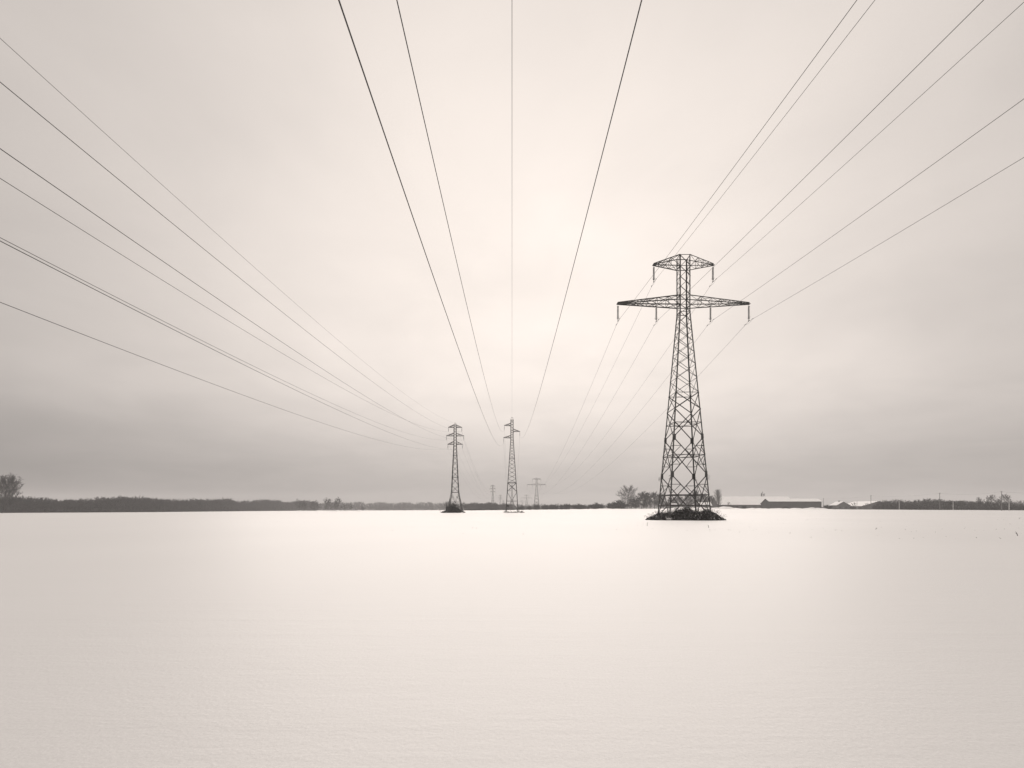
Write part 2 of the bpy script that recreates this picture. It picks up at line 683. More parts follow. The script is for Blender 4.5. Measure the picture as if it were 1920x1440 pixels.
def make_three_arm_pylon(loc, label, drop=0.0, detailed=True):
    """pylon with three double crossarms, legs splayed at the foot"""
    root = thing('lattice_pylon', label, 'pylon', loc, 0, LEFT_GROUP)
    Z = remap(drop, 26.0)
    zk, zs = Z(7.85), Z(26.0)
    ztop = Z(34.05)

    def hw(z):
        if z < zk:
            return 2.95 + (1.46 - 2.95) * z / zk
        if z < zs:
            return 1.46 + (0.60 - 1.46) * (z - zk) / (zs - zk)
        return 0.60 + (0.50 - 0.60) * (z - zs) / (ztop - zs)
    lw = 1.15 if detailed else 1.3
    tower_legs(root, hw, [0.0, zk, zs, ztop], 0.17 * lw, 0.04 * lw)
    m = MB()
    W = 0.10 * lw
    lev = [7.85, 10.6, 13.7, 15.9, 18.0, 20.1, 22.1, 23.8, 25.2, 26.4]
    for i, (a, b) in enumerate(zip(lev[:-1], lev[1:])):
        xbrace(m, hw, Z(a), Z(b), W * 0.8)
    lev = [26.4, 27.5, 28.6, 29.7, 30.75, 31.9, 32.95, 34.05]
    for i, (a, b) in enumerate(zip(lev[:-1], lev[1:])):
        xbrace(m, hw, Z(a), Z(b), W * 0.62)
    # splayed foot: struts run from the knee to mid-face, then out to the feet
    a, b = face_points(hw, zk), face_points(hw, 0.2)
    zc = Z(4.15)
    c = face_points(hw, zc)
    for k in range(4):
        k2 = (k + 1) % 4
        mid = (c[k] + c[k2]) / 2
        for q in (k, k2):
            m.bar(a[q], mid, W * 0.7)
            m.bar(mid, b[q], W * 0.9)
            zz = Z(6.1)
            lg = face_points(hw, zz)[q]
            t = (zk - zz) / (zk - zc)
            m.bar(lg, a[q] * (1 - t) + mid * t, W * 0.7)
            lg2 = face_points(hw, Z(2.2))[q]
            t2 = (zc - Z(2.2)) / (zc - 0.2)
            m.bar(lg2, mid * (1 - t2) + b[q] * t2, W * 0.6)
            m.bar(c[q], mid * (1 - t2) + b[q] * t2, W * 0.6)
            m.bar(c[q], a[q] * (1 - t) + mid * t, W * 0.6)
    m.build('lattice_bracing', M_STEEL, root)
    for z in (4.15, 7.85, 13.7, 22.1):
        m = MB(); ring(m, hw, Z(z), W * (1.3 if z == 7.85 else 1.0)); m.build('horizontal_frame', M_STEEL, root)
    m = MB(); earth_peak(m, 0.4, ztop, Z(34.7)); ring(m, hw, ztop, 0.09); m.build('earth_wire_peak', M_STEEL, root)
    for (zb, zt, x1) in ((32.95, 33.95, 2.62), (29.7, 30.75, 3.37), (26.4, 27.5, 2.85)):
        for s in (-1, 1):
            truss_arm(s, hw(Z(zb)), hw(Z(zb)), Z(zb), Z(zt), x1, Z(zb), (x1 * 0.45, x1 * 0.72), 0.12 * lw, 0.065 * lw, 0.08, 0.1).build('crossarm', M_STEEL, root)
            insulator(root, s * (x1 - 0.05), Z(zb), 1.6, 0.15, 9, False)
    for (sx, sy) in ((-1, -1), (1, -1), (1, 1), (-1, 1)):
        MB().lathe((sx * 2.95, sy * 2.95, 0), [(0.0, 0.3), (0.36, 0.3), (0.45, 0.2), (0.48, -0.6)], 10).build('footing', M_CONC, root)
    return root


def make_staggered_pylon(loc, label, drop=0.0, detailed=True):
    """slim pylon with three single crossarms set alternately left, right, left"""
    root = thing('lattice_pylon', label, 'pylon', loc, 0, MID_GROUP)
    Z = remap(drop, 28.0)
    zs, ztop = Z(28.4), Z(35.6)

    def hw(z):
        if z < zs:
            return 2.42 + (0.58 - 2.42) * z / zs
        return 0.58 + (0.55 - 0.58) * (z - zs) / (ztop - zs)
    lw = 1.15 if detailed else 1.3
    tower_legs(root, hw, [0.0, zs, ztop], 0.17 * lw, 0.04 * lw)
    m = MB()
    W = 0.10 * lw
    xbrace(m, hw, 0.35, Z(8.0), W * 0.95)
    xbrace(m, hw, Z(8.0), Z(11.4), W * 0.95)
    lev = [11.4, 13.0, 14.6, 16.2, 17.8, 19.3, 20.8, 22.0, 23.1, 24.2, 25.3, 26.4, 27.4, 28.4]
    for i, (a, b) in enumerate(zip(lev[:-1], lev[1:])):
        xbrace(m, hw, Z(a), Z(b), W * 0.6)
    lev = [28.4, 29.5, 30.4, 31.2, 32.1, 33.3, 34.3, 35.6]
    for i, (a, b) in enumerate(zip(lev[:-1], lev[1:])):
        xbrace(m, hw, Z(a), Z(b), W * 0.62)
    m.build('lattice_bracing', M_STEEL, root)
    for z in (4.4, 11.4, 20.8):
        m = MB(); ring(m, hw, Z(z), W * (1.4 if z == 11.4 else 0.9)); m.build('horizontal_frame', M_STEEL, root)
    m = MB(); earth_peak(m, 0.42, ztop, Z(36.65)); ring(m, hw, ztop, 0.1); m.build('earth_wire_peak', M_STEEL, root)
    for (s, zb, zt, x1) in ((-1, 33.4, 34.3, 2.98), (1, 31.1, 32.1, 3.02), (-1, 28.7, 29.6, 3.24)):
        truss_arm(s, hw(Z(zb)), hw(Z(zb)), Z(zb), Z(zt), x1, Z(zb) + 0.05, (x1 * 0.5, x1 * 0.75), 0.12 * lw, 0.065 * lw, 0.08, 0.1).build('crossarm', M_STEEL, root)
        insulator(root, s * (x1 - 0.03), Z(zb), 1.7, 0.12, 11, False)
    if detailed:
        sg = MB().box(-2.25, -1.2, -2.3, -2.26, 2.2, 3.0)
        sg.build('notice_plate', M_STEEL, root)
    for (sx, sy) in ((-1, -1), (1, -1), (1, 1), (-1, 1)):
        MB().lathe((sx * 2.42, sy * 2.42, 0), [(0.0, 0.75), (0.40, 0.75), (0.48, 0.5), (0.52, -0.4)], 10).build('footing', M_CONC, root)
    return root


XR, XL, XC = 24.35, -22.0, 0.0
pR = make_two_arm_pylon((XR, 72, gz(XR, 72)), 'large dark lattice pylon with two crossarms standing in brambles, nearest of all')
pL = make_three_arm_pylon((XL, 196, gz(XL, 196)), 'dark lattice pylon with three double crossarms, a bush heaped between its splayed legs')
pC = make_staggered_pylon((XC, 195, gz(XC, 195)), 'slim lattice pylon with three single arms set alternately left and right on bare footings')
pR2 = make_two_arm_pylon((XR, 502, gz(XR, 502)), 'hazy two-arm pylon standing among hedge bushes right of the slim pylon', 6.0, False)
dup(pR2, (XR, 847, gz(XR, 847)), 'faint far two-arm pylon half hidden by a tree, left of the hazy one', scale=(1, 1, 0.78))
dup(pR2, (XR, 1200, gz(XR, 1200)), 'faintest two-arm pylon just showing over the trees beside the slim pylon', scale=(1, 1, 0.72))
pL2 = make_three_arm_pylon((XL, 580, gz(XL, 580)), 'hazy three-arm pylon behind the wood between the two mid-field pylons', 5.5, False)
dup(pL2, (XL, 950, gz(XL, 950)), 'small faint three-arm pylon, second beyond the wood', scale=(1, 1, 0.97))
dup(pL2, (XL, 1300, gz(XL, 1300)), 'tiny faintest three-arm pylon low over the trees left of the slim pylon', scale=(1, 1, 0.86))
pC2 = make_staggered_pylon((XC, 575, gz(XC, 575)), 'pale hazy slim pylon seen through the legs of the nearer slim one', 7.0, False)

# ------------------------------------------------------------------ cables


def span(p, q, sag, n):
    p, q = Vector(p), Vector(q)
    out = []
    for i in range(n + 1):
        t = i / n
        v = p.lerp(q, t)
        v.z -= 4 * sag * t * (1 - t)
        out.append(v)
    return out


def cable(x, pts, sags, r, label, group):
    """pts = (y, z) of the supports in order"""
    P = []
    for (a, b, s) in zip(pts[:-1], pts[1:], sags):
        sg = span((x, a[0], a[1]), (x, b[0], b[1]), s, 110 if a[0] < 150 else 48)
        P += sg if not P else sg[1:]
    o = MB().tube(P, r, 6).build('power_cable', M_CABLE, None, True)
    tag(o, label, 'power cable', group)


gR = [gz(XR, y) for y in (72, 502, 847, 1200)]
gL = [gz(XL, y) for y in (196, 580, 950, 1300)]
gC = [gz(XC, y) for y in (195, 575)]


def right_cable(dx, z, label):
    zz = z - 0.05
    cable(XR + dx, [(-358, zz), (72, zz + gR[0]), (502, zz - 6 + gR[1]), (847, (zz - 6) * 0.78 + gR[2]), (1200, (zz - 6) * 0.72 + gR[3])],
          [11.0, 14.0, 11.0, 11.0], 0.016, label, 'cables of the right-hand power line')


right_cable(-4.2, 33.85, 'power cable from the left insulator of the nearest pylon\'s short upper arm')
right_cable(4.2, 33.85, 'power cable from the right insulator of the nearest pylon\'s short upper arm')
right_cable(-9.3, 28.28, 'power cable from the outermost left insulator of the nearest pylon\'s wide arm')
right_cable(-3.85, 28.2, 'power cable from the inner left insulator of the nearest pylon\'s wide arm')
right_cable(3.85, 28.2, 'power cable from the inner right insulator of the nearest pylon\'s wide arm')
right_cable(9.3, 28.28, 'power cable from the outermost right insulator of the nearest pylon\'s wide arm')


def left_cable(dx, z, sag, r, label):
    cable(XL + dx, [(-184, z), (196, z + gL[0]), (580, z - 5.5 + gL[1]), (950, (z - 5.5) * 0.97 + gL[2]), (1300, (z - 5.5) * 0.86 + gL[3])],
          [sag, 12.5, 12.0, 11.0], r, label, 'cables of the left-hand power line')


LW = 'of the left-hand three-arm pylon'
left_cable(0, 34.65, 13.1, 0.011, 'thin earth wire over the peak ' + LW)
left_cable(-2.57, 31.35, 14.2, 0.016, 'power cable from the left end of the top arm ' + LW)
left_cable(2.57, 31.35, 13.8, 0.016, 'power cable from the right end of the top arm ' + LW)
left_cable(-3.32, 28.1, 13.4, 0.016, 'power cable from the left end of the widest middle arm ' + LW)
left_cable(3.32, 28.1, 13.6, 0.016, 'power cable from the right end of the widest middle arm ' + LW)
left_cable(-2.8, 24.8, 13.5, 0.016, 'power cable from the left end of the lowest arm ' + LW)
left_cable(2.8, 24.8, 13.4, 0.016, 'power cable from the right end of the lowest arm ' + LW)


def mid_cable(x, z, sag, r, label):
    cable(XC + x, [(-175, z), (195, z + gC[0]), (575, z - 7 + gC[1]), (955, z - 9)], [sag, 13.0, 12.0], r, label, 'cables of the middle power line')


mid_cable(0.0, 36.6, 12.5, 0.0125, 'thin earth wire straight overhead to the peak of the slim pylon')
mid_cable(-2.95, 31.7, 17.3, 0.0155, 'power cable from the upper left arm of the slim pylon')
mid_cable(2.99, 29.4, 16.3, 0.0155, 'power cable from the single right arm of the slim pylon')
mid_cable(-3.21, 27.0, 16.2, 0.0165, 'thick looking lowest power cable from the lower left arm of the slim pylon')

# ------------------------------------------------------------------ trees and bushes


class TreeGen:
    """bare winter tree: tapered wood tubes plus flat twig slivers"""
    def __init__(self, seed, k=1.45):
        self.r = random.Random(seed)
        self.wood, self.twig = MB(), MB()
        self.k = k

    def dirjit(self, d, a):
        r = self.r
        v = Vector((r.gauss(0, a), r.gauss(0, a), r.gauss(0, a)))
        return (d + v).normalized()

    def branch(self, p, d, ln, r0, r1, n, up, jit, sides, mesh):
        pts = [p.copy()]
        for i in range(n):
            d = self.dirjit(d, jit)
            d = (d + Vector((0, 0, up))).normalized()
            p = p + d * (ln / n)
            pts.append(p.copy())
        mesh.tube(pts, r0, sides, r1)
        return pts, d

    def sliver(self, p, d, ln, w):
        r = self.r
        w *= self.k
        s = d.cross(Vector((r.gauss(0, 1), r.gauss(0, 1), r.gauss(0, 1))))
        if s.length < 1e-4:
            return
        s.normalize()
        mid = p + d * ln * 0.5 + Vector((0, 0, ln * 0.04))
        e = p + d * ln
        self.twig.add([p - s * w, p + s * w, mid + s * w * 0.8, mid - s * w * 0.8, e], [(0, 1, 2, 3), (3, 2, 4)])

    def round_tree(self, H, spread, nl=13, nb=7, nt=7, ns=3, tw=0.02, clear=0.18, upright=0.35, trunk_r=None):
        r = self.r
        tr = trunk_r or H * 0.018
        pts, d = self.branch(Vector((0, 0, -0.3)), Vector((0, 0, 1)), H * 0.86, tr, tr * 0.18, 7, 0.12, 0.055, 7, self.wood)
        for i in range(nl):
            f = clear + (0.97 - clear) * (i + r.random()) / nl
            k = min(6, int(f * 7)); u = f * 7 - k
            p = pts[k].lerp(pts[k + 1], min(1, u))
            a = i * 2.4 + r.uniform(-0.5, 0.5)
            env = math.sqrt(max(0.06, 1 - ((f - 0.42) / 0.66) ** 2))
            ln = spread * env * r.uniform(0.8, 1.15)
            dd = Vector((math.cos(a), math.sin(a), upright + 0.9 * f * f)).normalized()
            lp, ld = self.branch(p, dd, ln, tr * 0.42 * (1 - 0.6 * f), tr * 0.1, 4, 0.10, 0.10, 5, self.wood)
            for j in range(nb):
                g = 0.25 + 0.75 * (j + r.random()) / nb
                k2 = min(3, int(g * 4)); p2 = lp[k2].lerp(lp[k2 + 1], min(1, g * 4 - k2))
                d2 = self.dirjit((ld + Vector((0, 0, 0.25))).normalized(), 0.55)
                bl = ln * 0.45 * r.uniform(0.6, 1.1) * (1.15 - 0.5 * g)
                bp, bd = self.branch(p2, d2, bl, tr * 0.10, tr * 0.035, 2, 0.08, 0.14, 3, self.twig)
                for t in range(nt):
                    h = 0.2 + 0.8 * (t + r.random()) / nt
                    k3 = min(1, int(h * 2)); p3 = bp[k3].lerp(bp[k3 + 1], min(1, h * 2 - k3))
                    d3 = self.dirjit((bd + Vector((0, 0, 0.2))).normalized(), 0.5)
                    tl = bl * r.uniform(0.25, 0.55)
                    self.sliver(p3, d3, tl, tw)
                    for s in range(ns):
                        q = p3 + d3 * tl * r.uniform(0.2, 0.9)
                        self.sliver(q, self.dirjit(d3, 0.5), tl * r.uniform(0.35, 0.7), tw * 0.7)
        return self

    def poplar(self, H, spread, n=46, nt=12, tw=0.02):
        r = self.r
        tr = H * 0.016
        pts, d = self.branch(Vector((0, 0, -0.3)), Vector((0, 0, 1)), H * 0.97, tr, tr * 0.1, 7, 0.2, 0.02, 7, self.wood)
        for i in range(n):
            f = 0.10 + 0.85 * (i + r.random()) / n
            k = min(6, int(f * 7)); p = pts[k].lerp(pts[k + 1], min(1, f * 7 - k))
            a = i * 2.4
            env = math.sin(math.pi * min(1, 0.12 + 0.86 * f)) ** 0.7
            ln = H * 0.30 * env * r.uniform(0.7, 1.1)
            dd = Vector((math.cos(a), math.sin(a), 0.95)).normalized()
            lp, ld = self.branch(p, dd, ln, tr * 0.25, tr * 0.05, 3, 0.13, 0.08, 4, self.wood)
            for j in range(nt):
                g = (j + r.random()) / nt
                k2 = min(2, int(g * 3)); p2 = lp[k2].lerp(lp[k2 + 1], min(1, g * 3 - k2))
                d2 = self.dirjit((ld + Vector((0, 0, 0.5))).normalized(), 0.4)
                tl = ln * r.uniform(0.2, 0.4)
                self.sliver(p2, d2, tl, tw)
                self.sliver(p2 + d2 * tl * 0.5, self.dirjit(d2, 0.4), tl * 0.7, tw * 0.8)
        return self

    def bush(self, H, W, ns=26, nt=22, tw=0.03, leaf=0.0):
        r = self.r
        for i in range(ns):
            a = r.uniform(0, 2 * math.pi)
            rr = W * 0.34 * math.sqrt(r.random())
            p = Vector((rr * math.cos(a), rr * math.sin(a), -0.15))
            out = Vector((math.cos(a), math.sin(a), 0)) * (0.9 * rr / (W * 0.34) * W / (2 * H) * 0.9 + 0.1)
            d = (Vector((0, 0, 1)) + out).normalized()
            ln = H * r.uniform(0.75, 1.05) * (1.0 - 0.25 * (rr / (W * 0.34)) ** 2)
            lp, ld = self.branch(p, d, ln, 0.045, 0.015, 3, 0.06, 0.10, 4, self.wood)
            for j in range(nt):
                g = 0.08 + 0.92 * (j + r.random()) / nt
                k2 = min(2, int(g * 3)); p2 = lp[k2].lerp(lp[k2 + 1], min(1, g * 3 - k2))
                d2 = self.dirjit((ld + Vector((0, 0, 0.2))).normalized(), 0.65)
                tl = H * r.uniform(0.12, 0.3)
                self.sliver(p2, d2, tl, tw)
                for s in range(2):
                    self.sliver(p2 + d2 * tl * r.uniform(0.3, 0.9), self.dirjit(d2, 0.6), tl * 0.6, tw * 0.8)
                if leaf:
                    for s in range(3):
                        q = p2 + Vector((r.gauss(0, 1), r.gauss(0, 1), r.gauss(0, 1))) * leaf * 1.5
                        self.sliver(q, self.dirjit(d2, 1.0), leaf * 1.6, leaf * 0.5)
        return self


def plant(name, gen, loc, label, cat, group, bark=None, twig=None, rz=0.0):
    t = thing(name, label, cat, loc, rz, group)
    gen.wood.build('trunk' if cat == 'tree' else 'stem', bark or M_BARK, t)
    gen.twig.build('crown' if cat == 'tree' else 'foliage', twig or M_TWIG, t)
    return t


def replant(src, loc, label, rz, s):
    return dup(src, loc, label, rz, s if isinstance(s, tuple) else (s, s, s))


def on_ground(px, D):
    x = at(px, D)
    return (x, D, gz(x, D))


# the lone tree at the left edge
plant('bare_tree', TreeGen(8, 1.4).round_tree(16.6, 8.4, 38, 10, 10, 4, 0.030, 0.10, 0.75), on_ground(4, 250),
      'tall bare tree with upswept branches at the left edge of the wood', 'tree', 'bare trees standing singly')

# group of trees mid-left
GL_ = 'trees of the small clump before the far wood'
g1 = plant('bare_tree', TreeGen(11, 1.9).round_tree(11.9, 5.2, 16, 7, 8, 4, 0.036, 0.14, 0.45), on_ground(562, 520),
           'hazy bare tree at the left end of the small clump', 'tree', GL_)
g2 = plant('bare_tree', TreeGen(12, 1.9).round_tree(12.2, 6.4, 22, 8, 8, 3, 0.036, 0.10, 0.30), on_ground(616, 525),
           'broad hazy bare tree in the middle of the small clump', 'tree', GL_)
replant(g1, on_ground(571, 527), 'narrower hazy bare tree second from the clump\'s left end', 1.3, (0.85, 0.85, 0.92))
replant(g2, on_ground(590, 530), 'low wide hazy tree filling the left half of the clump', 2.2, (1.15, 1.15, 0.82))
replant(g2, on_ground(632, 518), 'tallest hazy bare tree with a clear trunk right of the clump\'s middle', 4.0, (0.85, 0.85, 1.03))
replant(g1, on_ground(646, 522), 'short dense hazy tree near the clump\'s right end', 3.1, (0.95, 0.95, 0.68))
replant(g1, on_ground(658, 524), 'smallest round hazy tree ending the clump on the right', 5.1, (0.62, 0.62, 0.64))
replant(g1, on_ground(680, 530), 'very small hazy bush-like tree standing alone right of the clump', 0.4, (0.42, 0.42, 0.40))
replant(g2, on_ground(871, 500), 'dark low tree just right of the left pylon\'s bush', 0.9, (0.62, 0.62, 0.60))

# hedge row and bushes mid-right
GH = 'bushes along the field edge'
b1 = plant('hedge_bush', TreeGen(21).bush(4.2, 5.2, 34, 26, 0.05, 0.12), on_ground(1088, 400),
           'long low dark bush left of a gap in the field edge row', 'bush', GH, twig=M_EVER)
b2 = plant('hedge_bush', TreeGen(22).bush(4.6, 3.6, 30, 24, 0.05, 0.12), on_ground(1061, 400),
           'small dark oval bush near the right end of the low hedge', 'bush', GH, twig=M_EVER)
b1.scale = (2.0, 1.2, 0.95)
b2.scale = (0.85, 0.9, 1.0)
bl = [(1023, 430, b1, (0.95, 0.9, 1.0), 'pale ragged bush left of the hazy two-arm pylon\'s right leg'),
      (1035, 425, b2, (1.1, 1.0, 0.95), 'bush of medium size fourth from the hedge\'s right end'),
      (1043, 425, b2, (0.8, 0.8, 0.85), 'slim bush third from the hedge\'s right end'),
      (1053, 420, b2, (0.75, 0.8, 0.85), 'small leaning bush beside the dark oval one'),
      (1066.5, 415, b2, (0.42, 0.5, 1.0), 'narrow upright bush just right of the dark oval one'),
      (1103, 405, b2, (0.6, 0.6, 0.5), 'tiny bush at the right end of the long low one'),
      (1121, 400, b1, (1.9, 1.3, 1.10), 'round topped dark bush between two gaps in the row'),
      (1142, 400, b2, (0.6, 0.6, 0.6), 'little bush at the foot of the wide bush left of the big tree'),
      (1160, 395, b1, (2.35, 1.5, 1.42), 'wide dark bush rising to the right under the big pale tree'),
      (993, 430, b2, (0.9, 0.9, 0.75), 'bush just right of the slim pylon\'s legs'),
      (1006, 440, b1, (0.9, 0.9, 1.05), 'bush at the foot of the hazy two-arm pylon'),
      (978, 440, b1, (0.8, 0.9, 0.9), 'small bush beside the slim pylon\'s right footing')]
for i, (px, D, src, s, lab) in enumerate(bl):
    replant(src, on_ground(px, D), lab, i * 1.1 if s[0] < 1.2 else 0.2 * (i % 3) - 0.2, s)

GT = 'bare trees around the farm'
big = plant('bare_tree', TreeGen(31, 1.7).round_tree(16.4, 9.0, 27, 9, 9, 4, 0.026, 0.22, 0.45), on_ground(1176, 405),
            'largest pale frosted bare tree left of the nearest pylon', 'tree', GT, M_TWIG, M_FROST)
t1 = plant('bare_tree', TreeGen(32, 1.9).round_tree(12.4, 6.0, 30, 11, 10, 4, 0.036, 0.03, 0.35), on_ground(1203, 400),
           'dense round dark bare tree right of the pale one', 'tree', GT)
t2 = plant('bare_tree', TreeGen(33, 1.9).round_tree(12.6, 5.6, 28, 10, 10, 4, 0.034, 0.04, 0.4), on_ground(1227, 400),
           'bare tree whose crown meets the nearest pylon\'s left leg', 'tree', GT)
for i, (px, D, src, s, lab) in enumerate([
        (1213, 415, t2, (0.9, 0.9, 1.0), 'paler bare tree squeezed between the round dark one and the pylon'),
        (1240, 410, t1, (0.9, 0.9, 0.92), 'bare tree just inside the nearest pylon\'s left legs'),
        (1257, 420, t2, (0.95, 0.95, 0.72), 'low bare tree behind the little shelter seen between the pylon legs'),
        (1274, 425, t1, (0.9, 0.9, 0.80), 'bare tree in the middle of the gap between the pylon legs'),
        (1291, 425, t2, (0.9, 0.9, 0.88), 'bare tree left of the nearest pylon\'s right inner leg'),
        (1307, 415, t2, (0.8, 0.8, 1.15), 'taller bare tree behind the nearest pylon\'s right inner leg'),
        (1317, 430, t1, (0.9, 0.9, 0.95), 'bare tree behind the small snowy outbuilding'),
        (1332, 430, t2, (0.8, 0.8, 0.85), 'bare tree left of the tall narrow poplar'),
        (1184, 430, t2, (0.9, 0.9, 0.72), 'dark bare tree showing behind the trunk of the largest pale one'),
        (1192, 425, t1, (0.9, 0.9, 0.62), 'low dark bare tree between the largest pale tree and the dense round one'),
        (1165, 428, t1, (0.8, 0.8, 0.55), 'low bare tree rising behind the wide dark bush')]):
    replant(src, on_ground(px, D), lab, 0.9 * i + 0.4, s)
plant('poplar_tree', TreeGen(34).poplar(14.6, 3.0, 80, 18, 0.03), on_ground(1347, 372),
      'tall narrow bare poplar before the left end of the snowy barn roof', 'tree', 'poplars', twig=mat('poplar_twigs', 0.06, 0.1, 0.95, 0.6, spec=0.1))
sm = plant('sapling_tree', TreeGen(35).round_tree(5.4, 1.9, 12, 6, 7, 3, 0.025, 0.1, 0.7), on_ground(1368, 375),
           'thin sapling before the long snowy barn roof', 'tree', 'saplings about the farm')
replant(sm, on_ground(1429.5, 440), 'bare tree top peeping over the ridge of the long barn', 1.0, (2.4, 2.4, 2.85))
replant(sm, on_ground(1598, 390), 'bare bushy sapling in front of the right-hand snowy barn roof', 2.0, (1.5, 1.5, 1.1))
replant(sm, on_ground(1623, 385), 'smaller sapling before the dark gable of the right-hand barn', 2.6, (1.2, 1.2, 1.0))
replant(b2, on_ground(1552, 380), 'bush between the dark shed and the small house', 0.3, (1.1, 1.0, 0.75))
replant(b1, on_ground(1375, 376), 'low bush along the wall of the long barn', 0.1, (1.0, 0.6, 0.5))
replant(b2, on_ground(1395, 378), 'small bush further right along the long barn\'s wall', 1.1, (1.0, 0.7, 0.5))
replant(b2, on_ground(1474, 345), 'tiny dark bush against the dark shed wall', 2.0, (0.7, 0.6, 0.35))
replant(b1, on_ground(1541, 330), 'straggly low bush on the snow bank at the shed\'s right corner', 0.0, (1.3, 0.8, 0.36))

e1 = plant('bare_tree', TreeGen(36).round_tree(8.2, 4.0, 17, 8, 8, 3, 0.022, 0.2, 0.5), on_ground(1859, 292),
           'dark bare tree standing above the right-hand wood, left of the tall pole', 'tree', 'bare trees by the right-hand poles')
replant(e1, on_ground(1883, 285), 'dark bare tree standing above the right-hand wood, right of the tall pole', 2.2, (1.05, 1.05, 1.03))
replant(e1, on_ground(1871, 300), 'shorter bare tree between the two dark ones at the right', 4.2, (0.8, 0.8, 0.78))
replant(e1, on_ground(1835, 320), 'small pointed bare tree rising from the wood right of the pale posts', 3.2, (0.6, 0.6, 0.92))


# ---- woods that read as one mass
def wood(name, label, templates, spots, seed, material):
    rng = random.Random(seed)
    V, F3, off = [], [], 0
    for (x, y, h, w) in spots:
        tv, tf = templates[rng.randrange(len(templates))]
        a = rng.uniform(0, 6.283)
        ca, sa = math.cos(a), math.sin(a)
        v = tv.copy()
        xx = (v[:, 0] * ca - v[:, 1] * sa) * w + x
        yy = (v[:, 0] * sa + v[:, 1] * ca) * w + y
        zz = v[:, 2] * h + gz(x, y)
        V.append(np.stack([xx, yy, zz], -1))
        F3.append(tf + off)
        off += len(v)
    V = np.concatenate(V); F3 = np.concatenate(F3)
    me = bpy.data.meshes.new(name)
    me.vertices.add(len(V)); me.vertices.foreach_set('co', V.astype(np.float32).ravel())
    me.loops.add(len(F3) * 3); me.loops.foreach_set('vertex_index', F3.astype(np.int32).ravel())
    me.polygons.add(len(F3))
    me.polygons.foreach_set('loop_start', np.arange(0, len(F3) * 3, 3, dtype=np.int32))
    me.materials.append(material)
    me.update(calc_edges=True)
    o = bpy.data.objects.new(name, me)
    COL.objects.link(o)
    tag(o, label, 'wood', None, 'stuff')
    return o


def template(gen):
    v = gen.wood.v + gen.twig.v
    n = len(gen.wood.v)
    f = list(gen.wood.f) + [tuple(i + n for i in q) for q in gen.twig.f]
    tri = []
    for q in f:
        for i in range(1, len(q) - 1):
            tri.append((q[0], q[i], q[i + 1]))
    return np.array([tuple(p) for p in v], float), np.array(tri, int)


near_t = [template(TreeGen(50 + i).round_tree(1.0, 0.40, 16, 7, 6, 3, 0.0050, 0.10, 0.5)) for i in range(4)]
far_t = [template(TreeGen(60 + i).round_tree(1.0, 0.42, 13, 6, 5, 2, 0.0075, 0.08, 0.4)) for i in range(3)]
scrub_t = [template(TreeGen(70 + i).bush(1.0, 1.5, 12, 10, 0.02)) for i in range(2)]


def rows(pa, pb, hA, hB, step, nrow, gap, w, seed, jit=0.13):
    """trees in rows behind the line pa-pb (points as image column and distance)"""
    rng = random.Random(seed)
    A, B = np.array([at(*pa), pa[1]]), np.array([at(*pb), pb[1]])
    d = B - A
    L = np.hypot(*d); d = d / L
    n = np.array([-d[1], d[0]])
    if np.dot(n, (A + B) / 2) < 0:
        n = -n
    out = []
    for k in range(nrow):
        s = -2.0
        while s < L + 2:
            t = s / L
            p = A + d * (s + rng.uniform(-1, 1) * step * 0.4) + n * (k * gap + rng.uniform(-1, 1) * gap * 0.4)
            h = 1.2 * (hA + (hB - hA) * t) * rng.uniform(1 - jit * 1.2, 1 + jit * 0.6) * (1 + 0.09 * math.sin(p[0] * 0.13 + p[1] * 0.05 + seed) + 0.06 * math.sin(p[0] * 0.31 + seed * 2))
            out.append((p[0], p[1], h, h * w))
            s += step * rng.uniform(0.8, 1.2)
    return out


wood('woodland', 'dark bare winter wood along the left horizon', near_t,
     rows((22, 300), (300, 400), 9.2, 11.2, 2.6, 5, 4.5, 0.9, 1) + rows((290, 400), (440, 560), 11.2, 13.0, 3.4, 4, 6.0, 0.9, 2) + rows((430, 560), (590, 880), 13.0, 16.5, 5.0, 3, 7.0, 0.9, 23)
     , 5, M_TWIG)
wood('undergrowth', 'dark scrub under the edge of the left wood', scrub_t,
     rows((20, 298), (300, 398), 3.2, 3.6, 2.2, 2, 2.5, 1.3, 6) + rows((290, 398), (440, 556), 3.6, 4.4, 3.4, 2, 3, 1.3, 7)+ rows((430, 556), (590, 875), 4.4, 6.0, 4.0, 2, 3, 1.3, 24), 9, M_TWIG)
wood('woodland', 'pale distant wood fading into haze across the middle horizon', far_t,
     rows((545, 1050), (860, 1080), 18.5, 18.0, 6.5, 3, 9, 1.1, 3) + rows((850, 1280), (1350, 1300), 14.5, 13.5, 8.0, 2, 10, 1.3, 4), 6, M_TWIG)
wood('woodland', 'grey trees behind the hedge in the gap between the two mid-field pylons', near_t,
     rows((868, 610), (950, 560), 9.0, 8.0, 3.2, 3, 5, 1.0, 14) + rows((950, 620), (1075, 640), 6.5, 6.0, 5.5, 2, 6, 1.1, 15), 16, M_TWIG)
wood('woodland', 'dark bare wood and scrub along the right horizon', near_t,
     rows((1662, 345), (1790, 330), 6.8, 6.8, 2.6, 3, 4.0, 1.0, 17) + rows((1780, 330), (1935, 300), 6.3, 5.0, 2.4, 3, 4.0, 1.0, 18)
     + rows((1640, 600), (1940, 560), 12.0, 10.5, 5.0, 2, 6, 1.0, 19), 20, M_TWIG)
wood('undergrowth', 'dark scrub along the foot of the right wood', scrub_t,
     rows((1655, 338), (1935, 292), 3.4, 3.0, 2.0, 2, 2.2, 1.3, 21), 22, M_TWIG)

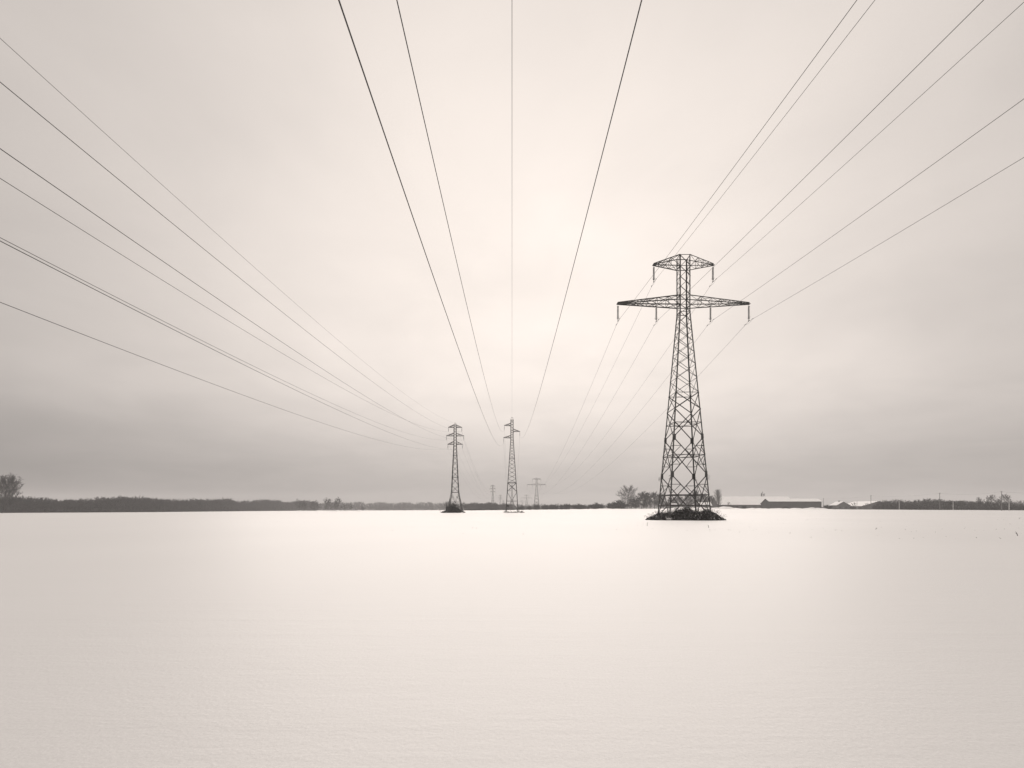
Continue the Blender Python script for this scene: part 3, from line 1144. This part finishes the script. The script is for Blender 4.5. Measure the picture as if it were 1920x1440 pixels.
# ---- the low clipped hedge under the hazy pylons
rng = random.Random(77)
hg = TreeGen(78)
xa, xb = at(865, 440), at(1064, 410)
for i in range(1500):
    t = i / 1500 + rng.uniform(-0.001, 0.001)
    x = xa + (xb - xa) * t
    y = 440 - 30 * t + rng.uniform(-0.6, 0.6)
    hmax = 1.25 * (0.8 + 0.2 * math.sin(t * 50)) * (0.6 + 0.4 * math.sin(t * 23) ** 2 if t < 0.25 else 1)
    p = Vector((x, y, gz(x, y) + rng.random() * hmax))
    for s in range(4):
        hg.sliver(p, hg.dirjit(Vector((0, 0, 0.6)), 0.8), rng.uniform(0.3, 0.6), 0.06)
h_ = thing('hedge', 'long low dark hedge along the field edge under the hazy pylons', 'hedge', (0, 0, 0))
hg.twig.build('foliage', M_EVER, h_)
sm_ = MB()
for i in range(60):
    t = (i + rng.random()) / 60
    x = xa + (xb - xa) * t; y = 440 - 30 * t
    sm_.tube([(x, y, gz(x, y) - 0.1), (x + rng.uniform(-.2, .2), y, gz(x, y) + 0.9)], 0.04, 4, 0.02)
sm_.build('stem', M_BARK, h_)


# ---- brambles under the pylons
def bramble(loc, label, rx, ry, hf, nleaf, nstem, leaf, seed, snow=0.05, shrub=None):
    rng = random.Random(seed)
    t = thing('bramble_thicket', label, 'brambles', loc, 0, 'brambles under the pylons')
    core, lf, sn, st = MB(), MB(), MB(), MB()
    nseg, nr = 40, 10
    vs = [(0, 0, hf(0, 0) * 0.6)]
    for i in range(1, nr + 1):
        for k in range(nseg):
            a = 2 * math.pi * k / nseg
            q = i / nr
            x, y = rx * q * math.cos(a) * 0.93, ry * q * math.sin(a) * 0.93
            z = hf(x / rx, y / ry) * 0.6 * (0.8 + 0.4 * rng.random()) if i < nr else -0.1
            vs.append((x, y, z))
    fs = [(0, 1 + k, 1 + (k + 1) % nseg) for k in range(nseg)]
    for i in range(nr - 1):
        for k in range(nseg):
            a, b = 1 + i * nseg, 1 + (i + 1) * nseg
            fs.append((a + k, b + k, b + (k + 1) % nseg, a + (k + 1) % nseg))
    core.add(vs, fs)
    core.build('litter_mound', M_LEAF, t)

    def quad(mesh, p, w, flat=False):
        n = Vector((rng.gauss(0, 1), rng.gauss(0, 1), rng.gauss(0, 1) + (2.5 if flat else 0.4))).normalized()
        u = n.cross(Vector((rng.gauss(0, 1), rng.gauss(0, 1), rng.gauss(0, 1)))).normalized()
        v = n.cross(u)
        l = w * rng.uniform(0.8, 1.3)
        mesh.add([p - u * l, p - v * w * 0.55 + n * w * .1, p + u * l, p + v * w * 0.55 + n * w * .1], [(0, 1, 2, 3)])
    for i in range(nleaf):
        a = rng.uniform(0, 2 * math.pi); q = math.sqrt(rng.random()) * 1.0
        u, v = q * math.cos(a), q * math.sin(a)
        top = hf(u, v)
        z = top * (1 - rng.random() ** 2 * 0.55) + rng.gauss(0, 0.05)
        p = Vector((rx * u, ry * v, max(0.03, z)))
        if rng.random() < snow and z > top * 0.85 and v < 0.3:
            quad(sn, p + Vector((0, 0, 0.05)), leaf * 1.0, True)
        else:
            quad(lf, p, leaf)
    for i in range(nstem):
        a = rng.uniform(0, 2 * math.pi); q = math.sqrt(rng.random()) * 0.95
        u, v = q * math.cos(a), q * math.sin(a)
        p = Vector((rx * u, ry * v, 0))
        top = hf(u, v) + rng.uniform(0.05, 0.45)
        b = rng.uniform(0, 2 * math.pi); rr = rng.uniform(0.3, 1.1)
        pts = []
        for s in range(6):
            f = s / 5
            pts.append(p + Vector((math.cos(b) * rr * f, math.sin(b) * rr * f, top * math.sin(f * math.pi * 0.62) / 0.93)))
        st.tube(pts, 0.009, 3, 0.004)
        for s in range(3):
            quad(lf, pts[rng.randrange(2, 6)] + Vector((0, 0, 0.02)), leaf * 0.8)
    lf.build('foliage', M_LEAF, t)
    st.build('stem', M_BARK, t)
    if sn.v:
        sn.build('snow_patch', M_SNOWCAP, t)
    return t


def hump(u, v):
    q = math.hypot(u, v)
    base = max(0.0, 1 - q ** 3.4)
    bumps = 0.22 * math.sin(u * 9.3 + 1.2) * math.cos(v * 7 + u * 3) + 0.16 * math.sin(u * 21 + v * 13) * math.cos(u * 5 - v * 17)
    return max(0.02, base * (0.98 + bumps) + 0.62 * math.exp(-((u - 0.02) ** 2 / 0.035 + v * v / 0.2)) + 0.62 * math.exp(-((u - 0.58) ** 2 / 0.010 + v * v / 0.2)))


bramble((XR + 0.25, 72, gz(XR, 72)), 'large dark bramble thicket flecked with snow round the feet of the nearest pylon', 5.5, 4.4, hump, 30000, 900, 0.072, 5, 0.10)


def cone(u, v):
    q = math.hypot(u, v)
    n = 0.16 * math.sin(9 * u + 5 * v) + 0.22 * math.sin(17 * u + 2.0) * math.cos(11 * v)
    return max(0.03, 2.5 * max(0, 1 - (q * 1.5) ** 1.35) ** 0.9 * (1 + n) + 0.8 * max(0, 1 - q ** 3) * (1 + 1.4 * n))


bramble((XL - 0.7, 195.2, gz(XL, 195)), 'dark cone shaped bramble heap between the legs of the left three-arm pylon', 4.8, 3.2, cone, 5200, 140, 0.16, 6, 0.0)
plant('leafless_shrub', TreeGen(41).bush(4.6, 2.2, 12, 14, 0.022), (XL - 2.3, 194.2, gz(XL, 195) + 0.1),
      'leafless shrub growing up the left leg of the left three-arm pylon', 'shrub', None)


def strip(u, v):
    return max(0.02, 0.16 + 0.1 * math.sin(u * 17) + 0.7 * math.exp(-((u - 0.72) / 0.12) ** 2) + 0.35 * math.exp(-((u + 0.55) / 0.1) ** 2)) * (1 - min(1, math.hypot(u, v)) ** 4)


bramble((XC + 0.8, 193.2, gz(XC, 193)), 'sparse low bramble and dead grass round the footings of the slim pylon', 4.0, 0.9, strip, 1500, 40, 0.11, 8, 0.2)

# ------------------------------------------------------------------ the farm


def slab(m, a, b, c, d, th):
    """thick sheet through four corners (a, b lower edge, c, d upper edge)"""
    P = [Vector(p) for p in (a, b, c, d)]
    n = (P[1] - P[0]).cross(P[3] - P[0]).normalized()
    if n.z < 0:
        n = -n
    vs = P + [p + n * th for p in P]
    m.add(vs, [(3, 2, 1, 0), (4, 5, 6, 7), (0, 1, 5, 4), (1, 2, 6, 5), (2, 3, 7, 6), (3, 0, 4, 7)])


def ridge_x_building(name, label, x0, x1, y0, y1, yr, ze0, ze1, zr, zb, wall, over=0.5, snow_back=True, group='farm buildings'):
    """gabled building, ridge along x; front eave y0 at ze0, back eave y1 at ze1"""
    t = thing(name, label, 'farm building', ((x0 + x1) / 2, (y0 + y1) / 2, 0), 0, group)
    ox, oy = (x0 + x1) / 2, (y0 + y1) / 2
    X0, X1, Y0, Y1, YR = x0 - ox, x1 - ox, y0 - oy, y1 - oy, yr - oy
    m = MB()
    vs, fs = [], []
    for X in (X0, X1):
        vs += [(X, Y0, zb), (X, Y1, zb), (X, Y1, ze1), (X, YR, zr), (X, Y0, ze0)]
    fs = [(0, 1, 2, 3, 4), (9, 8, 7, 6, 5), (0, 4, 9, 5), (1, 6, 7, 2)]
    m.add(vs, fs)
    m.build('wall', wall, t)
    sf = (zr - ze0) / (YR - Y0); sb = (zr - ze1) / (Y1 - YR)
    r = MB()
    slab(r, (X0 - over, Y0 - over, ze0 - over * sf + .03), (X1 + over, Y0 - over, ze0 - over * sf + .03), (X1 + over, YR, zr + .03), (X0 - over, YR, zr + .03), 0.12)
    slab(r, (X0 - over, Y1 + over, ze1 - over * sb + .03), (X1 + over, Y1 + over, ze1 - over * sb + .03), (X1 + over, YR, zr + .03), (X0 - over, YR, zr + .03), 0.12)
    ro = r.build('roof', M_CLAD, t)
    s = MB()
    e = over - 0.12
    slab(s, (X0 - e, Y0 - e, ze0 - e * sf + .17), (X1 + e, Y0 - e, ze0 - e * sf + .17), (X1 + e, YR, zr + .17), (X0 - e, YR, zr + .17), 0.16)
    slab(s, (X0 - e, Y1 + e, ze1 - e * sb + .17), (X1 + e, Y1 + e, ze1 - e * sb + .17), (X1 + e, YR, zr + .17), (X0 - e, YR, zr + .17), 0.16)
    s.build('snow_cover', M_SNOWCAP, ro)
    return t, ox, oy


def opening(t, name, m, x0, x1, y, z0, z1, th=0.06):
    MB().box(x0, x1, y - th, y - 0.005, z0, z1).build(name, m, t)


# long barn with the broad snowy roof
zb = gz(190, 395) - 0.5
t, ox, oy = ridge_x_building('barn', 'long barn with a broad snow covered roof behind the dark shed', 160.4, 218.5, 395.0, 408.0, 401.5, 5.25, 5.25, 11.5, zb, M_CLAD2, 0.6)
for k in range(9):
    x = 162.5 - ox + k * 6.2
    opening(t, 'barn_door' if k % 3 == 1 else 'window', M_GLASS if k % 3 != 1 else M_CLAD, x, x + (2.8 if k % 3 == 1 else 1.6), 395.0 - oy, zb + (0.5 if k % 3 == 1 else 1.9), zb + (3.2 if k % 3 == 1 else 2.9))
# dark shed in front of it
zb = gz(195, 350) - 0.4
t, ox, oy = ridge_x_building('shed', 'long dark shed with a low snowy roof and an open left end', 177.6, 213.8, 350.0, 361.5, 354.6, 6.85, 5.4, 8.75, zb, M_CLAD, 0.45)
opening(t, 'sliding_door', M_BRICK, 186 - ox, 190.5 - ox, 350 - oy, zb + 0.4, zb + 4.0)
opening(t, 'sliding_door', M_BRICK, 203 - ox, 207 - ox, 350 - oy, zb + 0.4, zb + 4.0)
g = MB()
for x in (177.2, 213.6):
    g.tube([(x - ox, 349.9 - oy, zb), (x - ox, 349.9 - oy, 6.8)], 0.07, 6)
g.build('drainpipe', M_STEEL, t)
# outbuildings seen through the pylon's legs
zb = gz(145, 385) - 0.4
t, ox, oy = ridge_x_building('outbuilding', 'small outbuilding with a snowy roof seen past the nearest pylon\'s right legs', at(1312, 392), at(1335, 392), 392, 398, 395, 4.3, 4.3, 6.7, zb, M_BRICK, 0.3)
opening(t, 'door', M_WOOD, 1.0, 2.0, 392 - oy, zb + 0.4, zb + 2.6)
zb = gz(122, 375) - 0.4
t, ox, oy = ridge_x_building('shelter', 'little dark shelter seen between the nearest pylon\'s legs', at(1256, 375), at(1269, 375), 375, 379, 377, 5.0, 5.0, 5.5, zb, M_CLAD, 0.3)
opening(t, 'window', M_GLASS, 0.3, 2.0, 375 - oy, 3.8, 4.6)
opening(t, 'door', M_WOOD, -1.8, -0.9, 375 - oy, zb + 0.4, 4.5)


def ridge_y_building(name, label, xl, xr, xc, y0, y1, zel, zer, zr, zb, wall, over=0.4, group='farm buildings'):
    """gabled building with its gable towards us"""
    ox, oy = xc, (y0 + y1) / 2
    t = thing(name, label, 'farm building', (ox, oy, 0), 0, group)
    XL_, XR_, Y0, Y1 = xl - ox, xr - ox, y0 - oy, y1 - oy
    m = MB()
    vs = []
    for Y in (Y0, Y1):
        vs += [(XL_, Y, zb), (XR_, Y, zb), (XR_, Y, zer), (0, Y, zr), (XL_, Y, zel)]
    m.add(vs, [(0, 1, 2, 3, 4), (9, 8, 7, 6, 5), (0, 4, 9, 5), (1, 6, 7, 2)])
    m.build('wall', wall, t)
    sl = (zr - zel) / (-XL_); sr = (zr - zer) / XR_
    r, s = MB(), MB()
    for mm, e, dz, th in ((r, over, .03, .12), (s, over - .1, .17, .15)):
        slab(mm, (XL_ - e, Y0 - e, zel - e * sl + dz), (XL_ - e, Y1 + e, zel - e * sl + dz), (0, Y1 + e, zr + dz), (0, Y0 - e, zr + dz), th)
        slab(mm, (XR_ + e, Y0 - e, zer - e * sr + dz), (XR_ + e, Y1 + e, zer - e * sr + dz), (0, Y1 + e, zr + dz), (0, Y0 - e, zr + dz), th)
    ro = r.build('roof', M_CLAD, t)
    s.build('snow_cover', M_SNOWCAP, ro)
    return t, ro, ox, oy


zb = gz(268, 412) - 0.4
t, ro, ox, oy = ridge_y_building('farmhouse', 'small farmhouse with a chimney and snowy left roof slope beside the shed', 262.7, 273.5, 268.2, 410, 419, 4.7, 4.7, 7.6, zb, M_BRICK)
c = MB().box(-0.45, 0.45, 0.4, 1.3, 7.0, 8.5); c.box(-0.52, 0.52, 0.33, 1.37, 8.5, 8.62)
c.build('chimney', M_BRICK, ro)
opening(t, 'window', M_GLASS, -3.4, -2.2, 410 - oy, zb + 1.6, zb + 2.9)
opening(t, 'window', M_GLASS, 1.6, 2.8, 410 - oy, zb + 1.6, zb + 2.9)
opening(t, 'door', M_WOOD, -0.5, 0.5, 410 - oy, zb + 0.4, zb + 2.5)
zb = gz(290, 400) - 0.4
t, ro, ox, oy = ridge_y_building('barn', 'right-hand barn with a long snowy left roof slope and dark gable facing the field', 275.8, 303.6, 289.7, 400, 428.5, 3.9, 3.9, 7.8, zb, M_CLAD)
opening(t, 'barn_door', M_BRICK, -2.5, 2.5, 400 - oy, zb + 0.4, zb + 4.2)


# low snowy banks in front of the farm and heaps under the tree clump
def bank(px0, px1, D, h, depth, label, seed):
    rng = random.Random(seed)
    x0, x1 = at(px0, D), at(px1, D)
    nx, ny = 44, 10
    m = MB()
    vs = []
    ph = [rng.uniform(0, 6.28) for _ in range(4)]
    for j in range(ny + 1):
        v = j / ny * 2 - 1
        for i in range(nx + 1):
            u = i / nx
            env = min(1, u * 6) * min(1, (1 - u) * 6)
            hh = h * env * (0.6 + 0.25 * math.sin(u * 11 + ph[0]) + 0.18 * math.sin(u * 23 + ph[1] + v) + 0.1 * math.sin(u * 47 + ph[2]))
            x = x0 + (x1 - x0) * u + 0.3 * math.sin(v * 3 + u * 30)
            y = D + v * depth
            vs.append((x, y, gz(x, y) - 0.06 + max(0, hh) * math.sqrt(max(0, 1 - v * v))))
    fs = [(j * (nx + 1) + i, j * (nx + 1) + i + 1, (j + 1) * (nx + 1) + i + 1, (j + 1) * (nx + 1) + i) for j in range(ny) for i in range(nx)]
    m.add(vs, fs)
    o = m.build('snow_bank', M_SNOWCAP, None, True)
    tag(o, label, kind='structure')


bank(1300, 1392, 335, 1.5, 4.5, 'low rounded snow bank left of the shed', 1)
bank(1396, 1490, 330, 0.7, 3, 'lumpy snow bank before the dark shed', 2)
bank(1478, 1562, 325, 1.2, 3.5, 'snow bank below the right end of the shed', 3)
bank(1066, 1180, 385, 0.5, 2.5, 'shallow snow ridge before the field edge bushes', 4)
bank(1255, 1306, 350, 1.3, 4, 'snow bank seen between the pylon legs', 5)
bank(553, 580, 505, 1.1, 3, 'snowy heap under the left end of the tree clump', 6)
bank(612, 648, 505, 1.2, 3, 'snowy heap under the middle of the tree clump', 7)
bank(648, 690, 508, 1.1, 3, 'snowy heap at the right end of the tree clump', 8)

# ------------------------------------------------------------------ poles at the right


def pole(px, D, h, r, m, name, label, group, arms=False):
    x = at(px, D); z = gz(x, D)
    t = thing(name, label, 'pole', (x, D, z), 0, group)
    MB().tube([(0, 0, -0.5), (0, 0, h * 0.5), (0, 0, h)], r, 8, r * 0.7).build('post', m, t)
    if arms:
        a = MB()
        a.tube([(-0.02, -0.6, h - 0.35), (-0.02, 0.6, h - 0.35)], 0.05, 5)
        a.build('crosspiece', m, t)
        i = MB()
        for yy in (-0.5, 0.5):
            i.lathe((0, yy, h - 0.3), [(0.03, 0.0), (0.06, 0.04), (0.06, 0.1), (0.03, 0.14), (0.0, 0.16)], 6)
        i.build('pin_insulators', M_PORC, t)
    else:
        MB().lathe((0, 0, h), [(r * 0.75, 0), (r * 0.75, 0.05), (0, 0.08)], 8).build('cap', m, t)
    return Vector((x, D, z + h - 0.3))


GP = 'wooden poles of the overhead farm line'
tops = [pole(1544, 400, 9.0, 0.17, M_WOOD, 'utility_pole', 'grey wooden pole just right of the dark shed, farthest of its line', GP, True),
        pole(1633, 318, 9.0, 0.16, M_WOOD, 'utility_pole', 'grey wooden pole before the right-hand barn\'s gable', GP, True),
        pole(1762, 262, 9.0, 0.15, M_WOOD, 'utility_pole', 'grey wooden pole before the middle of the right-hand wood', GP, True),
        pole(1878, 238, 9.2, 0.15, M_WOOD, 'utility_pole', 'tall grey wooden pole between two bare trees at the right', GP, True)]
end = Vector((at(1995, 215), 215, tops[-1].z))
tops.append(end)
for k, dy in enumerate((-0.5, 0.5)):
    P = []
    for a, b in zip(tops[:-1], tops[1:]):
        o = Vector((0, dy, 0.1))
        sg = span(a + o, b + o, 1.0, 14)
        P += sg if not P else sg[1:]
    o = MB().tube(P, 0.008, 4).build('overhead_wire', M_CABLE, None, True)
    tag(o, ('nearer' if k == 0 else 'farther') + ' thin wire strung along the grey wooden poles at the right', 'wire', 'wires of the overhead farm line')
GQ = 'pale concrete posts before the right-hand wood'
pole(1607, 300, 5.0, 0.16, M_PALE, 'concrete_post', 'pale concrete post before the right-hand snowy barn roof', GQ)
pole(1686, 285, 5.0, 0.16, M_PALE, 'concrete_post', 'pale concrete post just right of the barn\'s dark gable', GQ)
pole(1787, 265, 5.1, 0.16, M_PALE, 'concrete_post', 'pale concrete post close right of a tall grey wooden pole', GQ)
pole(1892, 240, 5.3, 0.16, M_PALE, 'concrete_post', 'pale concrete post nearest the right edge, beside a bare tree', GQ)

# ------------------------------------------------------------------ bits lying on the snow
rng = random.Random(99)
st = MB()
for i in range(330):
    D = 30 + 190 * rng.random() ** 1.6
    px = 1050 + 900 * rng.random() ** 0.8 if rng.random() < 0.82 else rng.uniform(500, 1050)
    D *= 0.75 if px > 1500 else 1.0
    if D < 32 and rng.random() > 0.3:
        continue
    D = max(D, 26)
    x = at(px, D)
    z = gz(x, D)
    a = rng.uniform(0, 6.28); ln = rng.uniform(0.03, 0.10)
    d = Vector((math.cos(a), math.sin(a) * 0.3, rng.uniform(0.05, 0.9))).normalized() * ln
    st.tube([(x, D, z - 0.01), Vector((x, D, z)) + d], 0.009, 4, 0.006)
tag(st.build('stubble', M_CLODS), 'scattered bits of stubble poking through the snow', 'stubble', None, 'stuff')


def stalk(px, py, h, lean, label, seed):
    D = EYE * FPX / (py - 955.0)
    x = at(px, D)
    rng = random.Random(seed)
    m = MB()
    p = [Vector((0, 0, -0.03)), Vector((lean * 0.4, 0.01, h * 0.5)), Vector((lean, 0.0, h))]
    m.tube(p, 0.022, 5, 0.012)
    for i in range(4):
        q = p[1].lerp(p[2], rng.random())
        m.tube([q, q + Vector((rng.uniform(-0.08, 0.08), rng.uniform(-0.05, 0.05), rng.uniform(0.02, 0.09)))], 0.010, 4, 0.005)
    o = m.build('plant_stalk', M_CLODS, None, loc=(x, D, gz(x, D)))
    tag(o, label, 'stalk', 'stalks sticking out of the snow')


stalk(1908.5, 1004, 0.20, -0.10, 'short thick dark stalk leaning left near the right edge of the field', 1)
stalk(1213.5, 986, 0.26, 0.01, 'thin upright stalk before the left end of the bramble thicket', 2)
stalk(1329, 990, 0.20, -0.04, 'upright stalk before the right end of the bramble thicket', 3)
stalk(1910, 973, 0.20, 0.35, 'slanting pale stalk farther off near the right edge', 4)
stalk(1642, 993, 0.08, 0.05, 'small dark stalk in the open snow right of the farm', 5)

# ------------------------------------------------------------------ winter haze over the plain
hz = MB().box(-1900, 1900, -420, 1750, -2.0, 48.0)
hm = bpy.data.materials.new('haze')
hm.use_nodes = True
ht = NT(hm.node_tree)
pv = ht.n('ShaderNodeVolumePrincipled')
pv.inputs['Color'].default_value = (0.73, 0.73, 0.74, 1)
pv.inputs['Density'].default_value = 0.00038
pv.inputs['Anisotropy'].default_value = 0.1
ho = ht.n('ShaderNodeOutputMaterial')
ht.l(pv.outputs[0], ho.inputs['Volume'])
tag(hz.build('haze', hm), 'thin winter haze over the plain', None, None, 'stuff')
